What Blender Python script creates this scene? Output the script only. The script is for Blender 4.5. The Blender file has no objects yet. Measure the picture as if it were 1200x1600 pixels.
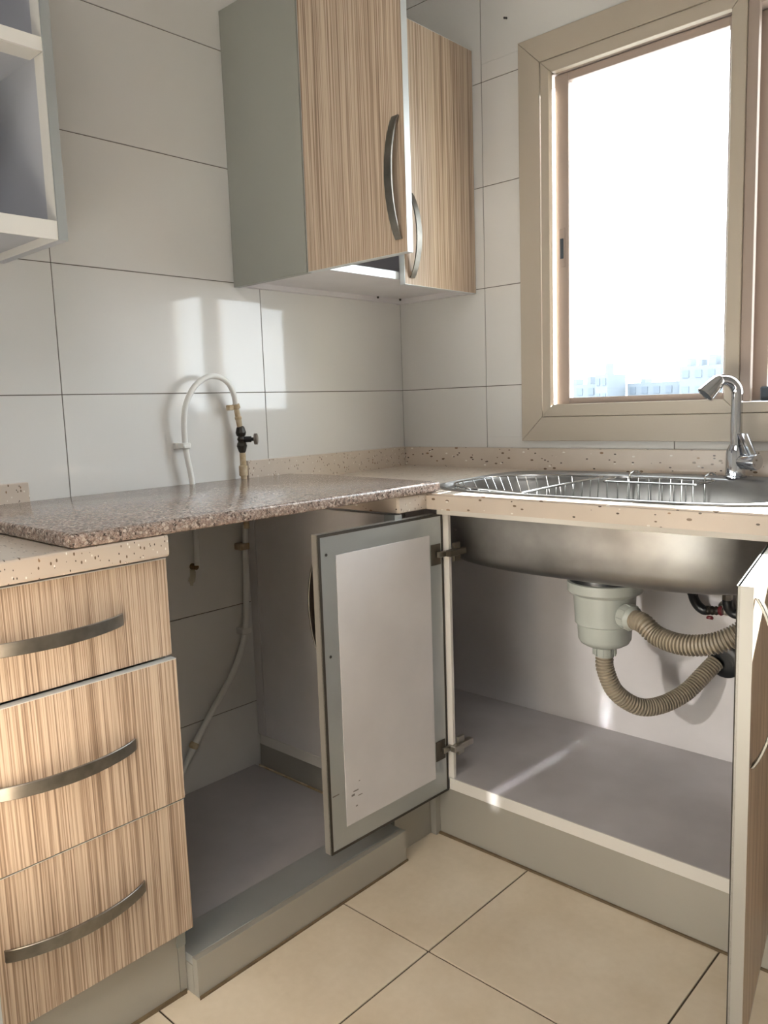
import bpy, bmesh, math, random
from mathutils import Vector, Matrix

# ------------------------------------------------------------------ camera, sky, sun, exposure
SC = bpy.context.scene
COL = SC.collection
cam_d = bpy.data.cameras.new('camera'); cam = bpy.data.objects.new('camera', cam_d); COL.objects.link(cam)
cam_d.sensor_fit = 'VERTICAL'; cam_d.sensor_height = 36.0
cam_d.lens = 1245.24 * 36.0 / 1600.0
cam_d.clip_start = 0.01; cam_d.clip_end = 2000
yaw, pitch, roll = -0.747912, -0.130620, -0.034039
fw = Vector((math.sin(yaw) * math.cos(pitch), math.cos(yaw) * math.cos(pitch), math.sin(pitch)))
rt = fw.cross(Vector((0, 0, 1))).normalized(); up = rt.cross(fw)
r2 = math.cos(roll) * rt + math.sin(roll) * up
u2 = -math.sin(roll) * rt + math.cos(roll) * up
M = Matrix((r2, u2, -fw)).transposed().to_4x4()
M.translation = Vector((1.82837, -2.08611, 1.11564))
cam.matrix_world = M
SC.camera = cam

world = bpy.data.worlds.new('sky'); SC.world = world; world.use_nodes = True
bg = world.node_tree.nodes['Background']
bg.inputs[0].default_value = (0.90, 0.95, 1.0, 1); bg.inputs[1].default_value = 7.0

sun_d = bpy.data.lights.new('sun', 'SUN'); sun = bpy.data.objects.new('sun', sun_d); COL.objects.link(sun)
sun_d.energy = 80.0; sun_d.angle = math.radians(0.6); sun_d.color = (1.0, 0.975, 0.95)
sun.rotation_euler = Vector((0.06, -1.0, -0.45)).to_track_quat('-Z', 'Y').to_euler()
sun.location = (0, 3, 4)

# sun glinting back off a glossy surface opposite the sink
sp_d = bpy.data.lights.new('sun_glint', 'SPOT'); sp = bpy.data.objects.new('sun_glint', sp_d); COL.objects.link(sp)
sp_d.energy = 60.0; sp_d.color = (1.0, 0.95, 0.88); sp_d.spot_size = math.radians(17); sp_d.spot_blend = 0.5
sp_d.shadow_soft_size = 0.03
sp.location = (0.62, -2.60, 1.22)
sp.rotation_euler = (Vector((1.02, -0.03, 0.38)) - Vector(sp.location)).to_track_quat('-Z', 'Y').to_euler()

cl_d = bpy.data.lights.new('ceiling_fill', 'AREA'); cl = bpy.data.objects.new('ceiling_fill', cl_d); COL.objects.link(cl)  # unseen area light added under the ceiling as soft fill, no real fixture
cl_d.shape = 'RECTANGLE'; cl_d.size = 1.2; cl_d.size_y = 0.6; cl_d.energy = 12.0; cl_d.color = (1.0, 0.97, 0.94)
cl.location = (1.75, -2.25, 2.66)
gl_d = bpy.data.lights.new('edge_glint', 'AREA'); gl = bpy.data.objects.new('edge_glint', gl_d); COL.objects.link(gl)
gl_d.shape = 'RECTANGLE'; gl_d.size = 0.024; gl_d.size_y = 0.70; gl_d.spread = math.radians(1.5); gl_d.energy = 0.04; gl_d.color = (1.0, 0.98, 1.0)
gl.location = (0.687, -1.70, 0.76)
gl.rotation_euler = (Vector((0.777, -0.03, 0.10)) - Vector(gl.location)).to_track_quat('-Z', 'Y').to_euler()

SC.view_settings.view_transform = 'Standard'
SC.view_settings.look = 'None'
SC.view_settings.gamma = 1.0
SC.view_settings.use_curve_mapping = False
SC.view_settings.exposure = 0.72
SC.cycles.max_bounces = 10
SC.cycles.diffuse_bounces = 6
SC.cycles.glossy_bounces = 5
SC.cycles.transparent_max_bounces = 16
SC.cycles.caustics_refractive = False
SC.cycles.sample_clamp_indirect = 6.0

random.seed(7)

# ------------------------------------------------------------------ materials
MATS = {}
def nodes(name):
    m = bpy.data.materials.new(name); m.use_nodes = True
    nt = m.node_tree; b = nt.nodes['Principled BSDF']
    MATS[name] = m
    return m, nt, b
def setp(b, **k):
    for n, v in k.items():
        b.inputs[n.replace('_', ' ')].default_value = v
def rgb(h):
    f = lambda c: c / 12.92 if c <= 0.04045 else ((c + 0.055) / 1.055) ** 2.4
    return tuple(f(int(h[i:i + 2], 16) / 255) for i in (0, 2, 4)) + (1,)
def plain(name, col, rough=0.5, metal=0.0, spec=0.5, var=0.0, scale=8.0, bump=0.0, bscale=200.0, col2=None):
    m, nt, b = nodes(name)
    c = rgb(col) if isinstance(col, str) else col
    setp(b, Base_Color=c, Roughness=rough, Metallic=metal, Specular_IOR_Level=spec)
    tc = nt.nodes.new('ShaderNodeTexCoord')
    if var > 0:
        n = nt.nodes.new('ShaderNodeTexNoise'); n.inputs['Scale'].default_value = scale; n.inputs['Detail'].default_value = 5
        nt.links.new(tc.outputs['Object'], n.inputs['Vector'])
        r = nt.nodes.new('ShaderNodeValToRGB')
        r.color_ramp.elements[0].position = 0.3; r.color_ramp.elements[1].position = 0.72
        c2 = rgb(col2) if col2 else tuple(x * (1 - var) for x in c[:3]) + (1,)
        r.color_ramp.elements[0].color = c2; r.color_ramp.elements[1].color = c
        nt.links.new(n.outputs['Fac'], r.inputs['Fac']); nt.links.new(r.outputs['Color'], b.inputs['Base Color'])
    if bump > 0:
        n = nt.nodes.new('ShaderNodeTexNoise'); n.inputs['Scale'].default_value = bscale
        nt.links.new(tc.outputs['Object'], n.inputs['Vector'])
        bp = nt.nodes.new('ShaderNodeBump'); bp.inputs['Strength'].default_value = bump; bp.inputs['Distance'].default_value = 0.001
        nt.links.new(n.outputs['Fac'], bp.inputs['Height']); nt.links.new(bp.outputs['Normal'], b.inputs['Normal'])
    return m

plain('wall_tile', 'dcdbd8', 0.06, spec=0.36, var=0.03, scale=3)
plain('grout', '4b4034', 0.9)
plain('wall_grout', '6f6a62', 0.9)
plain('plaster', 'b9b7b4', 0.8, var=0.03, scale=4)
plain('window_paint', 'b3a99a', 0.42, var=0.03, scale=5)
plain('sash_alu', 'a5968c', 0.38, metal=0.15)
plain('dark_recess', '3c4650', 0.5)
plain('white_board', 'dcd9da', 0.42, var=0.05, scale=6, col2='d0cdce')
plain('white_edge', 'dcd9d3', 0.4)
plain('base_board', 'adaaac', 0.42, var=0.08, scale=7, col2='9f9c9e')
plain('shelf_board', 'b4b6bd', 0.42, var=0.04, scale=6)
plain('sink_board', 'c6c3c5', 0.42, var=0.14, scale=5, col2='b0adae')
plain('grey_board', '999b94', 0.42, var=0.04, scale=4)
plain('kick_alu', 'a9a69d', 0.34, metal=0.25, var=0.08, scale=3)
plain('alu', 'b4b8b8', 0.33, metal=0.55, var=0.06, scale=9)
plain('alu_edge', 'a8a49c', 0.4, metal=0.3)
plain('alu_light', 'd4d8d8', 0.35, metal=0.35)
plain('gasket', '3b362f', 0.8)
plain('screw_metal', '4a4844', 0.45, metal=0.7)
plain('nickel', 'b8b4aa', 0.28, metal=1.0, var=0.12, scale=30)
plain('brushed', '9a968e', 0.36, metal=1.0, var=0.22, scale=26, col2='7d7972')
plain('chrome', 'c9ccd2', 0.06, metal=1.0)
plain('wire', 'bdbdbb', 0.2, metal=1.0)
plain('hinge_dark', '6a645a', 0.4, metal=0.8)
plain('trap_grey', 'a2a69f', 0.38, var=0.05, scale=20)
plain('hose_taupe', '958a78', 0.42, var=0.15, scale=25)
plain('black_plastic', '16181a', 0.35)
plain('valve_dark', '2a2620', 0.45, metal=0.3)
plain('knob_grey', '77706a', 0.35, metal=0.6)
plain('red_plastic', '6e2228', 0.4)
plain('gas_hose', 'e6e6e2', 0.45)
plain('old_pvc', 'cfc3ab', 0.5, var=0.25, scale=40, col2='a48a62')
plain('sealant', '7a684f', 0.9, var=0.4, scale=30)
plain('far_facade', (0.13, 0.15, 0.17, 1), 0.9, var=0.1, scale=0.2)
plain('far_window', (0.085, 0.105, 0.13, 1), 0.6)
plain('far_cream', (0.62, 0.56, 0.44, 1), 0.9)
plain('far_ground', (0.10, 0.11, 0.12, 1), 1.0, var=0.2, scale=0.02)
plain('scuff', '8b8480', 0.7, var=0.3, scale=120)
plain('rust', '6b5638', 0.9)
plain('drip', 'bfb9a8', 0.6, var=0.3, scale=40)

def floor_mat():
    m, nt, b = nodes('floor_tile')
    tc = nt.nodes.new('ShaderNodeTexCoord')
    geo = nt.nodes.new('ShaderNodeObjectInfo')
    n = nt.nodes.new('ShaderNodeTexNoise'); n.inputs['Scale'].default_value = 5; n.inputs['Detail'].default_value = 6
    n2 = nt.nodes.new('ShaderNodeTexNoise'); n2.inputs['Scale'].default_value = 60; n2.inputs['Detail'].default_value = 3
    g = nt.nodes.new('ShaderNodeNewGeometry')
    nt.links.new(g.outputs['Position'], n.inputs['Vector']); nt.links.new(g.outputs['Position'], n2.inputs['Vector'])
    r = nt.nodes.new('ShaderNodeValToRGB')
    r.color_ramp.elements[0].position = 0.3; r.color_ramp.elements[0].color = rgb('d2c4ad')
    r.color_ramp.elements[1].position = 0.75; r.color_ramp.elements[1].color = rgb('e2d6c2')
    a = nt.nodes.new('ShaderNodeMath'); a.operation = 'MULTIPLY_ADD'; a.inputs[1].default_value = 0.25
    nt.links.new(n2.outputs['Fac'], a.inputs[0]); nt.links.new(n.outputs['Fac'], a.inputs[2])
    s = nt.nodes.new('ShaderNodeMath'); s.operation = 'SUBTRACT'; s.inputs[1].default_value = 0.12
    nt.links.new(a.outputs[0], s.inputs[0])
    nt.links.new(s.outputs[0], r.inputs['Fac']); nt.links.new(r.outputs['Color'], b.inputs['Base Color'])
    setp(b, Roughness=0.22, Specular_IOR_Level=0.45)
floor_mat()

def wood_mat():
    m, nt, b = nodes('zebrano')
    tc = nt.nodes.new('ShaderNodeTexCoord')
    sx = nt.nodes.new('ShaderNodeSeparateXYZ'); nt.links.new(tc.outputs['Object'], sx.inputs[0])
    add = nt.nodes.new('ShaderNodeMath'); add.operation = 'ADD'
    nt.links.new(sx.outputs['X'], add.inputs[0]); nt.links.new(sx.outputs['Y'], add.inputs[1])
    def stripe(scale, zs, detail, rough):
        cx = nt.nodes.new('ShaderNodeCombineXYZ')
        m1 = nt.nodes.new('ShaderNodeMath'); m1.operation = 'MULTIPLY'; m1.inputs[1].default_value = scale
        m2 = nt.nodes.new('ShaderNodeMath'); m2.operation = 'MULTIPLY'; m2.inputs[1].default_value = zs
        nt.links.new(add.outputs[0], m1.inputs[0]); nt.links.new(sx.outputs['Z'], m2.inputs[0])
        nt.links.new(m1.outputs[0], cx.inputs[0]); nt.links.new(m2.outputs[0], cx.inputs[1])
        n = nt.nodes.new('ShaderNodeTexNoise'); n.inputs['Scale'].default_value = 1; n.inputs['Detail'].default_value = detail
        n.inputs['Roughness'].default_value = rough
        nt.links.new(cx.outputs[0], n.inputs['Vector'])
        return n
    a = stripe(330, 1.2, 1.0, 0.5); c = stripe(900, 5.0, 1.0, 0.5); d = stripe(60, 0.6, 1.0, 0.5)
    w1 = nt.nodes.new('ShaderNodeMath'); w1.operation = 'MULTIPLY_ADD'; w1.inputs[1].default_value = 0.6
    nt.links.new(c.outputs['Fac'], w1.inputs[0]); nt.links.new(a.outputs['Fac'], w1.inputs[2])
    w2 = nt.nodes.new('ShaderNodeMath'); w2.operation = 'MULTIPLY_ADD'; w2.inputs[1].default_value = 0.22
    nt.links.new(d.outputs['Fac'], w2.inputs[0]); nt.links.new(w1.outputs[0], w2.inputs[2])
    r = nt.nodes.new('ShaderNodeValToRGB')
    e = r.color_ramp.elements
    e[0].position = 0.66; e[0].color = rgb('83705f')
    e[1].position = 1.0; e[1].color = rgb('d0bfab')
    x = e.new(0.78); x.color = rgb('a48d79')
    x = e.new(0.88); x.color = rgb('beab97')
    # spread: re-centre the sum
    sub = nt.nodes.new('ShaderNodeMath'); sub.operation = 'MULTIPLY_ADD'; sub.inputs[1].default_value = 0.9; sub.inputs[2].default_value = 0.045
    nt.links.new(w2.outputs[0], sub.inputs[0])
    nt.links.new(sub.outputs[0], r.inputs['Fac']); nt.links.new(r.outputs['Color'], b.inputs['Base Color'])
    setp(b, Roughness=0.4, Specular_IOR_Level=0.4)
wood_mat()

def terrazzo_mat():
    m, nt, b = nodes('terrazzo')
    tc = nt.nodes.new('ShaderNodeTexCoord')
    mp = nt.nodes.new('ShaderNodeMapping'); mp.inputs['Rotation'].default_value = (0.5, 0.6, 0.4); mp.inputs['Scale'].default_value = (0.6, 2.2, 1.15)
    nt.links.new(tc.outputs['Object'], mp.inputs['Vector'])
    base = nt.nodes.new('ShaderNodeTexNoise'); base.inputs['Scale'].default_value = 9
    nt.links.new(tc.outputs['Object'], base.inputs['Vector'])
    rb = nt.nodes.new('ShaderNodeValToRGB')
    rb.color_ramp.elements[0].position = 0.3; rb.color_ramp.elements[0].color = rgb('c6b9ab')
    rb.color_ramp.elements[1].position = 0.7; rb.color_ramp.elements[1].color = rgb('cfc3b6')
    nt.links.new(base.outputs['Fac'], rb.inputs['Fac'])
    prev = rb.outputs['Color']
    def chips(scale, dist, chan, thr, color, prev):
        v = nt.nodes.new('ShaderNodeTexVoronoi'); v.inputs['Scale'].default_value = scale
        nt.links.new(mp.outputs[0], v.inputs['Vector'])
        sp = nt.nodes.new('ShaderNodeSeparateColor'); nt.links.new(v.outputs['Color'], sp.inputs[0])
        g = nt.nodes.new('ShaderNodeMath'); g.operation = 'GREATER_THAN'; g.inputs[1].default_value = thr
        nt.links.new(sp.outputs[chan], g.inputs[0])
        l = nt.nodes.new('ShaderNodeMath'); l.operation = 'LESS_THAN'; l.inputs[1].default_value = dist
        nt.links.new(v.outputs['Distance'], l.inputs[0])
        mul = nt.nodes.new('ShaderNodeMath'); mul.operation = 'MULTIPLY'
        nt.links.new(g.outputs[0], mul.inputs[0]); nt.links.new(l.outputs[0], mul.inputs[1])
        mx = nt.nodes.new('ShaderNodeMix'); mx.data_type = 'RGBA'
        nt.links.new(mul.outputs[0], mx.inputs[0]); nt.links.new(prev, mx.inputs[6]); mx.inputs[7].default_value = rgb(color)
        return mx.outputs[2]
    prev = chips(58, 0.19, 0, 0.55, '6f5c48', prev)
    prev = chips(76, 0.17, 1, 0.62, '463b31', prev)
    prev = chips(64, 0.17, 2, 0.70, 'ebe7df', prev)
    prev = chips(50, 0.19, 1, 0.84, '8f7358', prev)
    nt.links.new(prev, b.inputs['Base Color'])
    setp(b, Roughness=0.28, Specular_IOR_Level=0.45)
terrazzo_mat()

def granite_mat():
    m, nt, b = nodes('granite')
    tc = nt.nodes.new('ShaderNodeTexCoord')
    v = nt.nodes.new('ShaderNodeTexVoronoi'); v.inputs['Scale'].default_value = 215
    v2 = nt.nodes.new('ShaderNodeTexVoronoi'); v2.inputs['Scale'].default_value = 520
    n = nt.nodes.new('ShaderNodeTexNoise'); n.inputs['Scale'].default_value = 14; n.inputs['Detail'].default_value = 4
    for k in (v, v2, n): nt.links.new(tc.outputs['Object'], k.inputs['Vector'])
    s1 = nt.nodes.new('ShaderNodeSeparateColor'); nt.links.new(v.outputs['Color'], s1.inputs[0])
    s2 = nt.nodes.new('ShaderNodeSeparateColor'); nt.links.new(v2.outputs['Color'], s2.inputs[0])
    r = nt.nodes.new('ShaderNodeValToRGB'); r.color_ramp.interpolation = 'CONSTANT'
    e = r.color_ramp.elements
    e[0].position = 0; e[0].color = rgb('38302d')
    e[1].position = 0.12; e[1].color = rgb('847169')
    for p, c in ((0.34, '9c897f'), (0.55, 'ad9b91'), (0.74, '8a7f78'), (0.88, 'cfc2b6')):
        x = e.new(p); x.color = rgb(c)
    nt.links.new(s1.outputs[0], r.inputs['Fac'])
    rr = nt.nodes.new('ShaderNodeValToRGB'); rr.color_ramp.interpolation = 'CONSTANT'
    e = rr.color_ramp.elements
    e[0].position = 0; e[0].color = rgb('2f2a28')
    e[1].position = 0.14; e[1].color = rgb('8c7a71')
    for p, c in ((0.5, 'a8958b'), (0.85, 'd8cec4')):
        x = e.new(p); x.color = rgb(c)
    nt.links.new(s2.outputs[1], rr.inputs['Fac'])
    mx = nt.nodes.new('ShaderNodeMix'); mx.data_type = 'RGBA'; mx.inputs[0].default_value = 0.38
    nt.links.new(r.outputs[0], mx.inputs[6]); nt.links.new(rr.outputs[0], mx.inputs[7])
    nt.links.new(mx.outputs[2], b.inputs['Base Color'])
    setp(b, Roughness=0.16, Specular_IOR_Level=0.5)
granite_mat()

def steel_mat():
    m, nt, b = nodes('steel')
    tc = nt.nodes.new('ShaderNodeTexCoord')
    n = nt.nodes.new('ShaderNodeTexNoise'); n.inputs['Scale'].default_value = 10; n.inputs['Detail'].default_value = 6
    nt.links.new(tc.outputs['Object'], n.inputs['Vector'])
    r = nt.nodes.new('ShaderNodeValToRGB')
    r.color_ramp.elements[0].position = 0.3; r.color_ramp.elements[0].color = rgb('8b8a89')
    r.color_ramp.elements[1].position = 0.75; r.color_ramp.elements[1].color = rgb('aeadab')
    nt.links.new(n.outputs['Fac'], r.inputs['Fac']); nt.links.new(r.outputs['Color'], b.inputs['Base Color'])
    r2_ = nt.nodes.new('ShaderNodeMapRange'); r2_.inputs[3].default_value = 0.32; r2_.inputs[4].default_value = 0.5
    nt.links.new(n.outputs['Fac'], r2_.inputs[0]); nt.links.new(r2_.outputs[0], b.inputs['Roughness'])
    setp(b, Metallic=1.0)
steel_mat()

def glass_mat():
    m, nt, b = nodes('pane_glass')
    nt.nodes.remove(b)
    out = nt.nodes['Material Output']
    t = nt.nodes.new('ShaderNodeBsdfTransparent'); t.inputs[0].default_value = (0.95, 0.97, 0.97, 1)
    g = nt.nodes.new('ShaderNodeBsdfGlossy'); g.inputs['Roughness'].default_value = 0.02
    f = nt.nodes.new('ShaderNodeFresnel'); f.inputs[0].default_value = 1.45
    mx = nt.nodes.new('ShaderNodeMixShader')
    gm = nt.nodes.new('ShaderNodeNewGeometry')
    fr = nt.nodes.new('ShaderNodeMath'); fr.operation = 'SUBTRACT'; fr.inputs[0].default_value = 1.0
    nt.links.new(gm.outputs['Backfacing'], fr.inputs[1])
    ff = nt.nodes.new('ShaderNodeMath'); ff.operation = 'MULTIPLY'
    nt.links.new(f.outputs[0], ff.inputs[0]); nt.links.new(fr.outputs[0], ff.inputs[1])
    nt.links.new(ff.outputs[0], mx.inputs[0]); nt.links.new(t.outputs[0], mx.inputs[1]); nt.links.new(g.outputs[0], mx.inputs[2])
    nt.links.new(mx.outputs[0], out.inputs['Surface'])
glass_mat()

# ------------------------------------------------------------------ helpers
def B(): return bmesh.new()
def box(bm, lo, hi, bev=0.0, seg=1):
    lo = Vector(lo); hi = Vector(hi)
    c = (lo + hi) / 2; s = hi - lo
    r = bmesh.ops.create_cube(bm, size=1.0)
    for v in r['verts']:
        v.co = Vector((v.co.x * s.x, v.co.y * s.y, v.co.z * s.z)) + c
    if bev > 0:
        es = list({e for v in r['verts'] for e in v.link_edges})
        bmesh.ops.bevel(bm, geom=es, offset=bev, segments=seg, affect='EDGES', profile=0.5)
    return bm
def boxm(lo, hi, bev=0.0, seg=1): return box(B(), lo, hi, bev, seg)
def obox(bm, o, u, n, a0, a1, b0, b1, z0, z1, bev=0.0):
    """box in a frame: origin o, horizontal axis u, normal n"""
    o = Vector(o); u = Vector(u).normalized(); n = Vector(n).normalized()
    r = bmesh.ops.create_cube(bm, size=1.0)
    for v in r['verts']:
        a = a0 if v.co.x < 0 else a1; b = b0 if v.co.y < 0 else b1; z = z0 if v.co.z < 0 else z1
        v.co = o + u * a + n * b + Vector((0, 0, z))
    bmesh.ops.recalc_face_normals(bm, faces=list({f for v in r['verts'] for f in v.link_faces}))
    if bev > 0:
        es = list({e for v in r['verts'] for e in v.link_edges})
        bmesh.ops.bevel(bm, geom=es, offset=bev, segments=1, affect='EDGES')
    return bm
def prism(bm, pts, z0, z1, bev=0.0, seg=2, which='all'):
    vb = [bm.verts.new((p[0], p[1], z0)) for p in pts]
    vt = [bm.verts.new((p[0], p[1], z1)) for p in pts]
    fs = [bm.faces.new(vb[::-1]), bm.faces.new(vt)]
    n = len(pts)
    for i in range(n):
        fs.append(bm.faces.new((vb[i], vb[(i + 1) % n], vt[(i + 1) % n], vt[i])))
    bmesh.ops.recalc_face_normals(bm, faces=fs)
    if bev > 0:
        es = list({e for f in fs[:2] for e in f.edges})
        bmesh.ops.bevel(bm, geom=es, offset=bev, segments=seg, affect='EDGES', profile=0.5)
    return bm
def cyl(bm, p0, p1, r0, r1=None, seg=20, caps=True):
    p0 = Vector(p0); p1 = Vector(p1); r1 = r0 if r1 is None else r1
    return lathe(bm, p0, p1 - p0, [(0, r0), ((p1 - p0).length, r1)], seg, caps)
def lathe(bm, o, axis, prof, seg=28, caps=True):
    o = Vector(o); ax = Vector(axis).normalized()
    t = Vector((1, 0, 0)) if abs(ax.x) < 0.9 else Vector((0, 1, 0))
    a = ax.cross(t).normalized(); b = ax.cross(a)
    rings = []
    for h, r in prof:
        rings.append([bm.verts.new(o + ax * h + (a * math.cos(2 * math.pi * i / seg) + b * math.sin(2 * math.pi * i / seg)) * max(r, 1e-5)) for i in range(seg)])
    fs = []
    for k in range(len(rings) - 1):
        for i in range(seg):
            j = (i + 1) % seg
            fs.append(bm.faces.new((rings[k][i], rings[k][j], rings[k + 1][j], rings[k + 1][i])))
    if caps:
        fs.append(bm.faces.new(rings[0][::-1])); fs.append(bm.faces.new(rings[-1]))
    bmesh.ops.recalc_face_normals(bm, faces=fs)
    return bm
def spline(pts, n=10):
    P = [Vector(p) for p in pts]; P = [P[0] * 2 - P[1]] + P + [P[-1] * 2 - P[-2]]
    out = []
    for i in range(1, len(P) - 2):
        for k in range(n):
            t = k / n; p0, p1, p2, p3 = P[i - 1:i + 3]
            out.append(0.5 * ((2 * p1) + (p2 - p0) * t + (2 * p0 - 5 * p1 + 4 * p2 - p3) * t * t + (3 * p1 - p0 - 3 * p2 + p3) * t ** 3))
    out.append(P[-2]); return out
def tube(bm, path, rad, seg=12, caps=True):
    P = [Vector(p) for p in path]
    n = len(P); rf = rad if callable(rad) else (lambda i: rad)
    tang = [(P[min(i + 1, n - 1)] - P[max(i - 1, 0)]).normalized() for i in range(n)]
    t0 = tang[0]; ref = Vector((0, 0, 1)) if abs(t0.z) < 0.9 else Vector((1, 0, 0))
    nv = t0.cross(ref).normalized(); rings = []
    for i in range(n):
        t = tang[i]; nv = (nv - t * nv.dot(t)).normalized(); bv = t.cross(nv)
        r = rf(i)
        rings.append([bm.verts.new(P[i] + (nv * math.cos(2 * math.pi * k / seg) + bv * math.sin(2 * math.pi * k / seg)) * r) for k in range(seg)])
    fs = []
    for i in range(n - 1):
        for k in range(seg):
            j = (k + 1) % seg
            fs.append(bm.faces.new((rings[i][k], rings[i][j], rings[i + 1][j], rings[i + 1][k])))
    if caps:
        fs.append(bm.faces.new(rings[0][::-1])); fs.append(bm.faces.new(rings[-1]))
    bmesh.ops.recalc_face_normals(bm, faces=fs)
    return bm
def resample(path, step):
    P = [Vector(p) for p in path]; out = [P[0]]; acc = 0.0; i = 0; pos = P[0]
    for q in P[1:]:
        d = (q - pos).length
        while acc + d >= step:
            k = (step - acc) / d; pos = pos + (q - pos) * k; out.append(pos.copy()); d = (q - pos).length; acc = 0.0
            if d < 1e-9: break
        acc += d; pos = q
    return out
ORIG = {}
def obj(name, bm, mat, parent=None, smooth=False):
    me = bpy.data.meshes.new(name)
    off = ORIG.get(parent.name, Vector((0, 0, 0))) if parent else Vector((0, 0, 0))
    if parent is None:
        xs = [v.co for v in bm.verts]
        off = Vector(((min(v.x for v in xs) + max(v.x for v in xs)) / 2, (min(v.y for v in xs) + max(v.y for v in xs)) / 2, min(v.z for v in xs)))
    for v in bm.verts: v.co -= off
    bm.to_mesh(me); bm.free()
    me.materials.append(MATS[mat])
    if smooth:
        for p in me.polygons: p.use_smooth = True
        if smooth != 'all':
            me.set_sharp_from_angle(angle=math.radians(40))
    o = bpy.data.objects.new(name, me); COL.objects.link(o)
    if parent is not None:
        o.parent = parent; ORIG[o.name] = off
    else:
        o.location = off; ORIG[o.name] = off
    return o
def thing(name, loc, label, cat, group=None):
    o = bpy.data.objects.new(name, None); COL.objects.link(o)
    o.location = loc; o.empty_display_size = 0.05; ORIG[o.name] = Vector(loc)
    o['label'] = label; o['category'] = cat
    if group: o['group'] = group
    return o
def tag(o, label, cat, group=None):
    o['label'] = label; o['category'] = cat
    if group: o['group'] = group
    return o
def struct(o, label=None, cat=None):
    o['kind'] = 'structure'
    if label: o['label'] = label
    if cat: o['category'] = cat
    return o

# ------------------------------------------------------------------ room shell
XR, YB, ZC = 3.2, -3.30, 2.70
LV = 0.605
def piece(name, lo, hi, bev, mat, parent, cache):
    """a tile: shared mesh for equal sizes"""
    lo = Vector(lo); hi = Vector(hi); s = hi - lo
    key = (mat, round(s.x, 4), round(s.y, 4), round(s.z, 4))
    if key not in cache:
        bm = boxm((0, 0, 0), s, bev)
        me = bpy.data.meshes.new(name); bm.to_mesh(me); bm.free(); me.materials.append(MATS[mat]); cache[key] = me
    o = bpy.data.objects.new(name, cache[key]); COL.objects.link(o)
    o.parent = parent; o.location = lo - ORIG[parent.name]
    return o
cache = {}
floor = obj('floor', boxm((-0.15, YB - 0.15, -0.12), (XR + 0.15, 0.0, -0.0025)), 'grout')
struct(floor, 'beige ceramic tiled kitchen floor with dark joints', 'floor')
gx = [0.844 + 0.4525 * k for k in range(-2, 6)]; gy = [-0.9355 - 0.4545 * k for k in range(-2, 6)]
J = 0.0018
xs = [0.0] + [g for g in gx if 0.02 < g < XR] + [XR]; ys = [0.0] + [g for g in gy if YB + 0.02 < g < -0.02] + [YB]
for i in range(len(xs) - 1):
    for k in range(len(ys) - 1):
        piece('floor_tile', (xs[i] + J, ys[k + 1] + J, -0.010), (xs[i + 1] - J, ys[k] - J, 0.0), 0.0008, 'floor_tile', floor, cache)

wall_left = struct(obj('wall_left', boxm((-0.20, YB, 0.0), (-0.002, 0.0, ZC)), 'wall_grout'), 'white glossy tiled wall on the left', 'wall')
zj = [0.27 + 0.3 * k for k in range(9)]
zs = [0.0] + [z for z in zj if z < ZC - 0.03] + [ZC]
yj = [0.0] + [-0.603 - LV * k for k in range(5)] + [YB]
JW = 0.0011
for i in range(len(zs) - 1):
    for k in range(len(yj) - 1):
        piece('wall_tile', (-0.010, yj[k + 1] + JW, zs[i] + JW), (0.0, yj[k] - (JW if k else 0), zs[i + 1] - JW), 0.0006, 'wall_tile', wall_left, cache)

# window opening in the window wall
OX0, OX1, OZ0, OZ1 = 0.505, 1.575, 1.012, 2.12
bm = B()
box(bm, (-0.20, 0.002, 0.0), (OX0, 0.10, ZC)); box(bm, (OX1, 0.002, 0.0), (XR + 0.15, 0.10, ZC))
box(bm, (OX0, 0.002, 0.0), (OX1, 0.10, OZ0)); box(bm, (OX0, 0.002, OZ1), (OX1, 0.10, ZC))
wall_win = struct(obj('wall_window', bm, 'wall_grout'), 'white tiled wall around the window above the sink', 'wall')
xj = [0.0] + [0.350 + LV * k for k in range(5)] + [XR]
def clip(r, c):
    x0, x1, z0, z1 = r; a0, a1, c0, c1 = c
    if a0 >= x1 or a1 <= x0 or c0 >= z1 or c1 <= z0: return [r]
    out = []
    if z0 < c0: out.append((x0, x1, z0, c0))
    if z1 > c1: out.append((x0, x1, c1, z1))
    m0, m1 = max(z0, c0), min(z1, c1)
    if x0 < a0: out.append((x0, a0, m0, m1))
    if x1 > a1: out.append((a1, x1, m0, m1))
    return out
for i in range(len(zs) - 1):
    for k in range(len(xj) - 1):
        for (a, b_, c, d) in clip((xj[k] + (JW if k else 0), xj[k + 1] - JW, zs[i] + JW, zs[i + 1] - JW), (OX0, OX1, OZ0, OZ1)):
            piece('wall_tile', (a, 0.0, c), (b_, 0.010, d), 0.0006, 'wall_tile', wall_win, cache)
bm = B()
# right wall, back wall, ceiling
box(bm, (XR, YB, 0), (XR + 0.15, 0.0, ZC))
struct(obj('wall_right', bm, 'plaster'))
struct(obj('wall_back', boxm((-0.2, YB - 0.15, 0), (XR + 0.15, YB, ZC)), 'plaster'))
struct(obj('ceiling', boxm((-0.2, YB - 0.15, ZC), (XR + 0.15, 0.1, ZC + 0.1)), 'plaster'))

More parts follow.
